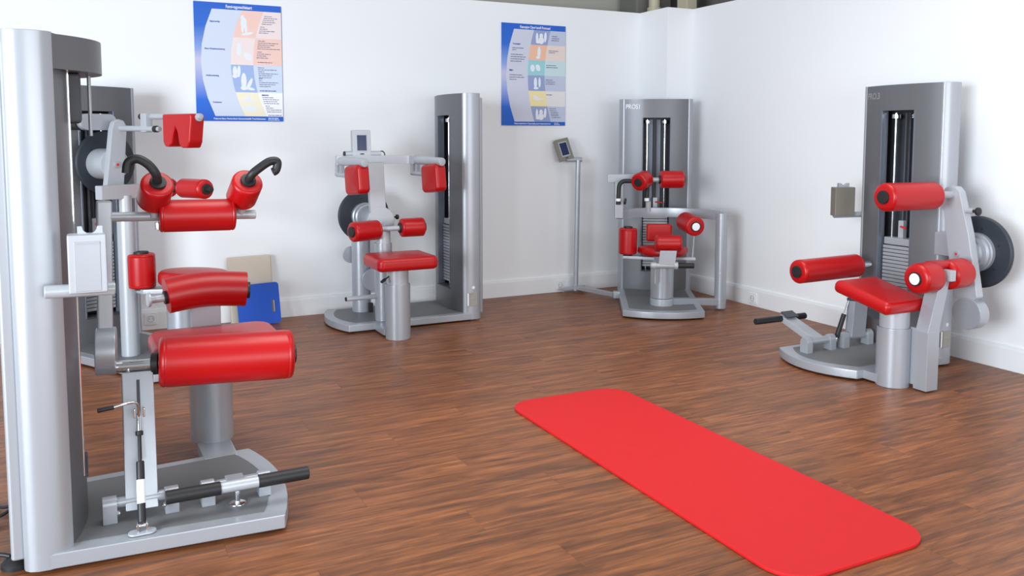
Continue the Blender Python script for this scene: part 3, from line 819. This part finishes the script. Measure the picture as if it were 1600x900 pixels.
b = new(); cyl(b, (.098, .868, .388), (-.098, .858, .388), .020, .003, 22); cyl(b, (.092, .868, .388), (.058, .866, .388), .026, .002, 22); cyl(b, (-.072, .86, .388), (-.10, .858, .388), .028, .003, 22); part('pad_axle', b, 'silver_l', m)
b = new(); cyl(b, (-.095, .858, .388), (-.218, .852, .388), .020, .003, 22); part('grip', b, 'black', m)
b = new(); box(b, -.03, .03, .73, .86, .365, .395, .004); part('axle_arm', b, 'silver', m)
b = new(); cyl(b, (.06, .84, .37), (.06, .84, .25), .006, .001, 10); part('lock_pin', b, 'plate', m)
# upright hip roller and its arm
roller_pad(m, (.252, .60, .435), (.250, .60, .635), .070, (1, 1), .034, 'black', 0, 'hip_roller')
b = new(); prism(b, [(.29, .57), (.29, .63), (.20, .65), (.04, .70), (.02, .62), (.18, .57)], .402, .424, 'z', .003); part('hip_arm', b, 'silver_l', m)
# right roller on its rod
roller_pad(m, (-.185, .52, .682), (-.238, .745, .664), .073, (0, 1), .030, 'text_w', 0, 'side_roller')
b = new(); cyl(b, (-.238, .742, .664), (-.2405, .753, .663), .038, .002, 26); part('cap_ring', b, 'black', m)
b = new(); cyl(b, (-.240, .66, .61), (-.228, .66, .41), .006, .001, 10); part('roller_rod', b, 'plate', m)
b = new(); box(b, -.25, -.05, .64, .68, .402, .424, .003); part('rod_arm', b, 'silver_l', m)
# curved bar with post on the right, hanging post and beam on the left
b = new(); sweep(b, smooth_path([(.318, .50, .725), (.24, .385, .727), (.10, .30, .728), (-.06, .28, .728), (-.23, .325, .728), (-.36, .405, .728), (-.462, .52, .728)], 6), [(-.016, -.036), (.016, -.036), (.020, 0), (.016, .036), (-.016, .036), (-.020, 0)])
part('curved_bar', b, 'silver', m)
b = new(); cyl(b, (-.462, .52, .012), (-.462, .52, .745), .044, .004, 32); part('outer_post', b, 'silver', m)
b = new(); beam(b, (-.07, .66, .088), (-.462, .52, .060), .06, .050, .004); part('floor_bar', b, 'silver', m)
b = new(); prism(b, rrect(.036, .036, .012, 4, .318, .50), .700, .985, 'z', .006); part('hanging_post', b, 'silver', m)
b = new(); box(b, .150, .405, .465, .525, .975, 1.040, .005); part('head_beam', b, 'silver', m)
# upper rollers
bar(m, (.15, .60, 1.0), (-.03, .56, 1.002), .017, 'silver_l', 'roller_tube')
roller_pad(m, (.118, .572, 1.008), (.182, .675, .985), .066, (1, 1), .031, 'black', 0, 'chest_roller')
roller_pad(m, (.012, .575, 1.003), (-.165, .55, 1.004), .066, (1, 1), .031, 'black', 0, 'chest_roller')
b = new(); tube(b, round_path([(.20, .62, .992), (.322, .64, .995), (.328, .64, .855)], .055), .0165, 16); hd = part('handle', b, 'black', m)
b = new(); cyl(b, (.328, .64, .862), (.328, .64, .84), .018, .002); part('handle_band', b, 'text_w', hd)
b = new(); cyl(b, (.328, .64, .842), (.328, .64, .815), .0185, .003); part('handle_tip', b, 'black', hd)
b = new(); lathe(b, (.288, .64, .842), (.265, .64, .838), [(0, 0), (0, .008), (.004, .022), (.014, .025), (.02, .018), (.02, 0)], 18); part('clamp_knob', b, 'black', m)
b = new(); cyl(b, (.105, .57, .98), (.11, .57, .86), .0165, .002, 16); h2 = part('handle', b, 'black', m)
b = new(); cyl(b, (.11, .57, .862), (.11, .57, .838), .018, .002, 16); part('handle_band', b, 'text_w', h2)
b = new(); cyl(b, (.098, .57, .835), (.098, .555, .76), .020, .002, 16); part('handle_socket', b, 'silver_l', m)
# display stand joined to the base
b = new(); cyl(b, (.655, -.085, .02), (.64, -.085, 1.135), .021, .003, 20); part('display_post', b, 'silver', m)
b = new(); cyl(b, (.76, -.02, .035), (.58, -.17, .035), .020, .004, 18); part('stand_foot', b, 'silver', m)
b = new(); beam(b, (.655, -.085, .05), (.34, .205, .045), .035, .035, .004); part('stand_link', b, 'silver', m)
b = new(); box(b, .29, .345, .185, .235, .02, .075, .004); part('link_clamp', b, 'plate', m)
b = new(); cyl(b, (.61, -.10, 1.135), (.74, -.05, 1.135), .021, .004, 18); part('display_tube', b, 'silver', m)
display(m, (.735, -.05, 1.13), 199, -14, .125, .185, .05, framem='glass', roll=-14)

# ================================================================== machine at the right wall (side-bend trainer)
m = machine('machine at the right wall with long red rollers and a tilted red seat', F4)
tower(m, 'PRO.3', 'text_g', plates=19); side_sticker(m, -1)
base(m, .300, .292, .640, .745, .05)
b = new(); box(b, -.42, -.285, .45, .595, .012, .058, .004); part('seat_bracket', b, 'silver', m)
seat_column(m, -.415, .515, .086, .318, .075, .44)
mt = Matrix.Translation((-.335, .535, .472)) @ Matrix.Rotation(R(-12), 4, 'Y')
b = new(); cushion(b, rrect(.185, .160, .028, 7), -.035, .038, .03, .006, mt); part('seat', b, 'red', m)
b = new(); cyl(b, (-.42, .46, .44), (-.50, .36, .425), .006, .001, 10); part('seat_lever', b, 'black', m)
b = new(); box(b, -.32, -.24, .42, .52, .34, .40, .004); cyl(b, (-.26, .50, .42), (-.17, .60, .43), .008, .002, 10); part('seat_adjuster', b, 'dark', m)
# hip support post
b = new(); box(b, -.53, -.485, .425, .475, .02, .325, .002); part('post_bracket', b, 'silver_l', m)
b = new()
prism(b, [(.405, .006), (.495, .006), (.495, .318), (.405, .330)], -.605, -.525, 'x', .004)
part('support_post', b, 'silver', m)
b = new(); prism(b, [(.405, .325), (.495, .312), (.415, .585), (.335, .600)], -.603, -.527, 'x', .004); part('support_arm', b, 'silver', m)
roller_pad(m, (-.575, .570, .600), (-.575, .425, .604), .079, (1, 0), .030, 'text_w', 0, 'hip_pad', .028)
b = new(); cyl(b, (-.575, .565, .600), (-.575, .578, .600), .037, .002, 24); part('cap_ring', b, 'black', m)
roller_pad(m, (-.575, .345, .604), (-.575, .190, .608), .079, (0, 0), None, 'black', 0, 'hip_pad', .028)
b = new(); box(b, -.602, -.520, .325, .450, .640, .680, .016, 4); part('pad_bridge', b, 'red', m)
bar(m, (-.59, .43, .602), (-.59, .34, .604), .030, 'chrome', 'pad_axle')
b = new(); box(b, -.655, -.590, .365, .405, .585, .642, .004); part('pad_clamp', b, 'silver_l', m)
# lever with drum and wheel
b = new(); prism(b, [(-.545, .42), (-.605, .47), (-.540, .80), (-.475, 1.03), (-.448, 1.056), (-.412, 1.06), (-.385, 1.045), (-.370, 1.01), (-.372, .93), (-.383, .92), (-.405, .78), (-.465, .45)], .065, .120, 'y', .006, 2, 25); lp = part('lever_plate', b, 'silver_l', m)
b = new(); cyl(b, (-.476, .117, .690), (-.476, .126, .690), .017, .002, 18); dt = part('pivot_cap', b, 'silver', lp)
b = new(); cyl(b, (-.476, .124, .690), (-.476, .128, .690), .007, .001, 14); part('pivot_dot', b, 'redplastic', lp)
b = new(); cyl(b, (-.552, .055, .375), (-.552, .130, .375), .086, .005, 44); part('counterweight', b, 'silver', m)
b = new(); lathe(b, (-.472, .07, .690), (-.472, -.065, .690), [(0, 0), (0, .078), (.04, .078), (.042, .086), (.08, .086), (.084, .100), (.10, .100), (.102, .108), (.13, .108), (.13, 0)], 44); part('bearing_drum', b, 'silver', m)
wheel_at(m, (-.472, -.068, .690), (0, 1, 0), .200)
b = new(); cyl(b, (-.472, -.08, .690), (-.472, -.165, .690), .098, .008, 40); part('drum_cap', b, 'silver', m)
b = new(); box(b, -.40, -.29, -.05, .06, .66, .79, .006); part('bearing_mount', b, 'silver', m)
bar(m, (-.490, .095, .928), (-.545, .095, .928), .015, 'silver_l', 'knob_stub')
b = new(); lathe(b, (-.54, .095, .928), (-.585, .095, .928), [(0, 0), (0, .008), (.018, .009), (.022, .018), (.026, .022), (.038, .022), (.043, .016), (.044, 0)], 18); part('lock_knob', b, 'black', m)
bar(m, (-.425, .115, 1.010), (-.412, .26, 1.009), .021, 'silver_l', 'roller_tube')
roller_pad(m, (-.412, .235, 1.008), (-.400, .615, 1.010), .075, (0, 1), .036, 'black', 0, 'shoulder_roller', .022)
# lower roller
bar(m, (.150, .06, .545), (.150, .20, .545), .022, 'chrome', 'roller_tube')
roller_pad(m, (.150, .165, .545), (.150, .655, .540), .070, (0, 1), .036, 'black', 0, 'knee_roller', .018)
# foot lever and adjuster on hinges along the base
for y0, y1 in ((.578, .622), (.390, .432), (.278, .326), (.075, .12)): hinge_block(m, .115, y0, y1, .062, .092, .058)
bar(m, (.115, .41, .124), (.115, .60, .124), .021, 'silver', 'hinge_tube')
bar(m, (.115, .10, .124), (.115, .30, .124), .021, 'silver', 'hinge_tube')
b = new(); prism(b, [(.105, .13), (.145, .10), (.41, .190), (.402, .228)], .445, .535, 'y', .004); part('pedal_arm', b, 'silver_l', m)
for y0, y1 in ((.335, .465), (.53, .740)):
    b = new(); cyl(b, (.392, y0, .205), (.392, y1, .205), .0195, .003, 22); part('pedal_grip', b, 'black', m)
bar(m, (.392, .46, .205), (.392, .535, .205), .018, 'silver_l', 'pedal_axle')
b = new(); box(b, -.032, .032, -.046, .046, -.004, .006, .002, 2, Matrix.Translation((.365, .49, .232)) @ Matrix.Rotation(R(-22), 4, 'Y')); part('pedal_plate', b, 'dark', m)
b = new(); cyl(b, (.115, .555, .062), (.115, .555, .10), .010, .002, 12); part('pedal_stop', b, 'chrome', m)
b = new(); beam(b, (.118, .20, .12), (.10, .195, .45), .115, .055, .004, (1, 0, .1)); part('adjuster_post', b, 'silver', m)
A = Vector((.130, .350, .10)); B = Vector((.12, .255, .36)); d = B - A
b = new(); cyl(b, A + d * .08, A + d * .62, .0145, .003, 18); part('gas_strut', b, 'black', m)
bar(m, A + d * .60, A + d * 1.0, .006, 'chrome', 'strut_rod')
bar(m, A, A + d * .10, .009, 'chrome', 'strut_end')
# monitor seen from behind
b = new(); cyl(b, (.30, -.03, .838), (.358, .150, .835), .0185, .004, 20); cyl(b, (.27, -.05, .838), (.31, -.03, .838), .016, .003, 18); part('monitor_bracket', b, 'silver', m)
mt = Matrix.Translation((.335, .10, .832)) @ Matrix.Rotation(R(-18), 4, 'Z')
b = new(); box(b, -.03, .03, -.067, .067, .0, .180, .005, 2, mt); mo = part('monitor', b, 'glass', m)
b = new(); prism(b, [(-.035, .178), (-.035, .205), (-.022, .205), (0, .188), (.022, .205), (.035, .205), (.035, .178)], -.012, .012, 'x', .001)
bmesh.ops.transform(b, matrix=mt, verts=b.verts); part('cradle', b, 'silver', mo)

# ================================================================== machine in the far left corner, behind the foreground one
m = machine('machine half hidden behind the left foreground one, with slate wheel and split red head pad', F5)
tower(m, plates=19)
base(m, .290, .290, .955, 1.02, .05)
seat_column(m, -.06, .73, .084, .36, .072, .47, .06)
b = new(); cushion(b, [(.19 * math.cos(R(12 * k)) - .07, .205 * math.sin(R(12 * k)) + .80) for k in range(30)], .475, .560, .03, .012, Matrix.Translation((0, 0, 0)) @ Matrix.Rotation(R(-3), 4, 'Y')); part('seat', b, 'red', m)
b = new(); cyl(b, (-.07, .93, .10), (-.07, .93, .46), .024, .003, 18); part('seat_strut', b, 'black', m)
roller_pad(m, (.07, .548, .455), (.07, .548, .655), .078, (1, 1), .042, 'black', 0, 'hip_roller')
b = new(); cushion(b, rrect(.035, .045, .02, 5), -.095, .095, .018, 0, Matrix.Translation((.085, .482, .555))); part('hip_wing', b, 'red', m)
b = new(); prism(b, [(.10, .50), (.10, .60), (-.06, .78), (-.10, .70), (.02, .52)], .425, .452, 'z', .004); part('hip_arm', b, 'silver_l', m)
# telescopic post and head beam
b = new(); cyl(b, (.125, .50, .06), (.115, .485, .855), .050, .006, 32); part('telescopic_post', b, 'silver_l', m)
bar(m, (.116, .487, .85), (.112, .48, .99), .034, 'silver_l', 'post_extension')
b = new(); box(b, -.08, .268, .44, .505, .972, 1.052, .005); part('head_beam', b, 'silver_l', m)
# lever, drum and wheel
b = new(); prism(b, [(.122, 1.0), (.128, 1.04), (.082, 1.37), (.066, 1.413), (.036, 1.430), (.004, 1.420), (-.014, 1.385), (.022, 1.0)], .285, .330, 'y', .006, 2, 25); lp = part('lever_plate', b, 'silver_l', m)
b = new(); cyl(b, (.060, .328, 1.163), (.060, .338, 1.163), .020, .002, 18); part('pivot_cap', b, 'silver', lp)
b = new(); cyl(b, (.060, .336, 1.163), (.060, .340, 1.163), .009, .001, 14); part('pivot_dot', b, 'redplastic', lp)
b = new(); cyl(b, (.045, .13, 1.165), (.045, .287, 1.165), .092, .005, 44); part('bearing_drum', b, 'silver_l', m)
wheel_at(m, (.005, .125, 1.170), (0, 1, 0), .190)
pc = []
for cx, a0 in ((.20, -90), (.055, 90)):
    pass
b = new()
poly = [(.175 + .048 * math.cos(R(a)), 1.412 + .048 * math.sin(R(a))) for a in range(-90, 91, 15)] + [(.045 + .048 * math.cos(R(a)), 1.412 + .048 * math.sin(R(a))) for a in range(90, 271, 15)]
prism(b, poly, .20, .25, 'y', .004); part('belt_housing', b, 'silver', m)
b = new(); cyl(b, (.19, .10, 1.41), (.19, .205, 1.41), .045, .004, 32); part('belt_pulley', b, 'black', m)
# upper tubes with the split head pad
bar(m, (.025, .32, 1.376), (.012, .655, 1.370), .0165, 'silver_l', 'lever_tube')
b = new(); cyl(b, (.012, .632, 1.370), (.011, .66, 1.370), .0195, .003, 18); part('tube_collar', b, 'black', m)
bar(m, (.011, .655, 1.370), (.010, .68, 1.370), .014, 'silver_l', 'tube_end')
b = new(); box(b, -.018, .028, .520, .575, 1.352, 1.460, .006); part('tube_clamp', b, 'silver_l', m)
bar(m, (-.012, .475, 1.443), (-.012, 1.02, 1.437), .0165, 'silver_l', 'pad_tube')
b = new(); cyl(b, (-.012, .468, 1.443), (-.012, .49, 1.443), .0185, .003, 18); part('tube_collar', b, 'black', m)
ps = [(.745, 1.452), (.745, 1.30), (.760, 1.272), (.800, 1.268), (.820, 1.284), (.842, 1.352), (.858, 1.380), (.874, 1.352), (.888, 1.284), (.908, 1.264), (.962, 1.264), (.980, 1.296), (1.0, 1.425), (.995, 1.452)]
t = new(); prism(t, [((y_ - .745) * 1.0 + .745, z) for y_, z in ps], -.050, .04, 'x', .010, 3, 20); part('head_pad', t, 'red', m, None, 60)
b = new(); cyl(b, (-.010, .995, 1.432), (-.010, 1.012, 1.432), .022, .003, 22); part('end_cap', b, 'silver_l', m)
# chest rollers on the head beam
bar(m, (-.035, .49, 1.028), (-.035, 1.06, 1.036), .016, 'black', 'roller_tube')
roller_pad(m, (-.035, .805, 1.036), (-.035, 1.015, 1.036), .055, (0, 1), .030, 'black', 0, 'chest_roller')
roller_pad(m, (-.035, .515, 1.032), (-.035, .70, 1.034), .055, (1, 1), .030, 'black', 0, 'chest_roller')

# ================================================================== loose things
# red exercise mat
t = thing('exercise_mat', 'bright red exercise mat with rounded corners lying on the wooden floor', 'mat', room(2.135, 2.745, 0), TH)
b = new(); prism(b, rrect(.325, .955, .13, 10), .0005, .0125, 'z', .003, 3, 40)
o = part('mat_sheet', b, 'matred', t)
# cushion and board leaning at the wall
def leaning(name, label, cat, a, w_, h, th, tilt, mm, off, slot=False, roll=0):
    t = thing(name, label, cat, room(a, WB - off, 0), TH)
    mt = Matrix.Rotation(R(-tilt), 4, 'X') @ Matrix.Rotation(R(roll), 4, 'Y')
    if not slot:
        b = new(); prism(b, rrect(w_ / 2, h / 2, .012, 4, 0, h / 2), -th, 0, 'y', .010, 3)
        bmesh.ops.transform(b, matrix=mt, verts=b.verts); part('cushion_body', b, mm, t)
    else:
        b = new(); t2 = new()
        outer = rrect(w_ / 2, h / 2, .022, 5, 0, h / 2); inner = rrect(.012, .045, .011, 5, w_ / 2 - .045, h * .42)
        A = [[t2.verts.new((x, yv, z)) for x, z in outer] for yv in (-th, 0)]; I = [[t2.verts.new((x, yv, z)) for x, z in inner] for yv in (-th, 0)]
        n = len(outer); k_ = len(inner)
        for i in range(n): t2.faces.new((A[0][i], A[0][(i + 1) % n], A[1][(i + 1) % n], A[1][i]))
        for i in range(k_): t2.faces.new((I[0][i], I[1][i], I[1][(i + 1) % k_], I[0][(i + 1) % k_]))
        for s in (0, 1):
            es = [t2.edges.get((A[s][i], A[s][(i + 1) % n])) for i in range(n)] + [t2.edges.get((I[s][i], I[s][(i + 1) % k_])) for i in range(k_)]
            bmesh.ops.triangle_fill(t2, use_beauty=True, edges=es)
        merge(b, t2)
        bmesh.ops.transform(b, matrix=mt, verts=b.verts); part('board_sheet', b, mm, t)
    return t
leaning('seat_cushion', 'beige padded cushion leaning against the back wall behind the blue board', 'cushion', 1.02, .30, .475, .05, 7, 'beige', .075, False, -1.0)
leaning('foam_board', 'blue foam board with a slot handle leaning in front of the beige cushion', 'board', 1.055, .29, .29, .02, 9, 'blue', .19, True, -2.0)
# plug and loose cable at the left edge
t = thing('power_adapter', 'black round plug with a cable on the floor behind the left foreground tower', 'plug', (-1.535, 2.54, 0), 0)
b = new(); lathe(b, (0, 0, 0), (0, 0, .03), [(0, 0), (0, .045), (.012, .045), (.022, .036), (.03, .02), (.03, 0)], 24); part('plug_body', b, 'black', t)
b = new(); tube(b, smooth_path([(-.02, .0, .03), (-.06, .0, .034), (-.12, -.01, .02), (-.25, .02, .007)], 6), .007, 10); part('plug_cable', b, 'black', t)
b = new()
tube(b, smooth_path([(-1.92, 2.98, .008), (-1.82, 2.93, .012), (-1.755, 2.90, .03), (-1.77, 2.84, .02), (-1.84, 2.84, .008), (-1.80, 2.78, .008), (-1.745, 2.76, .012), (-1.76, 2.70, .01), (-1.84, 2.68, .008), (-1.95, 2.70, .007)], 8), .006, 10)
o = part('loose_cable', b, 'black'); o['label'] = 'black cable curled on the floor at the left edge behind the foreground tower'; o['category'] = 'cable'
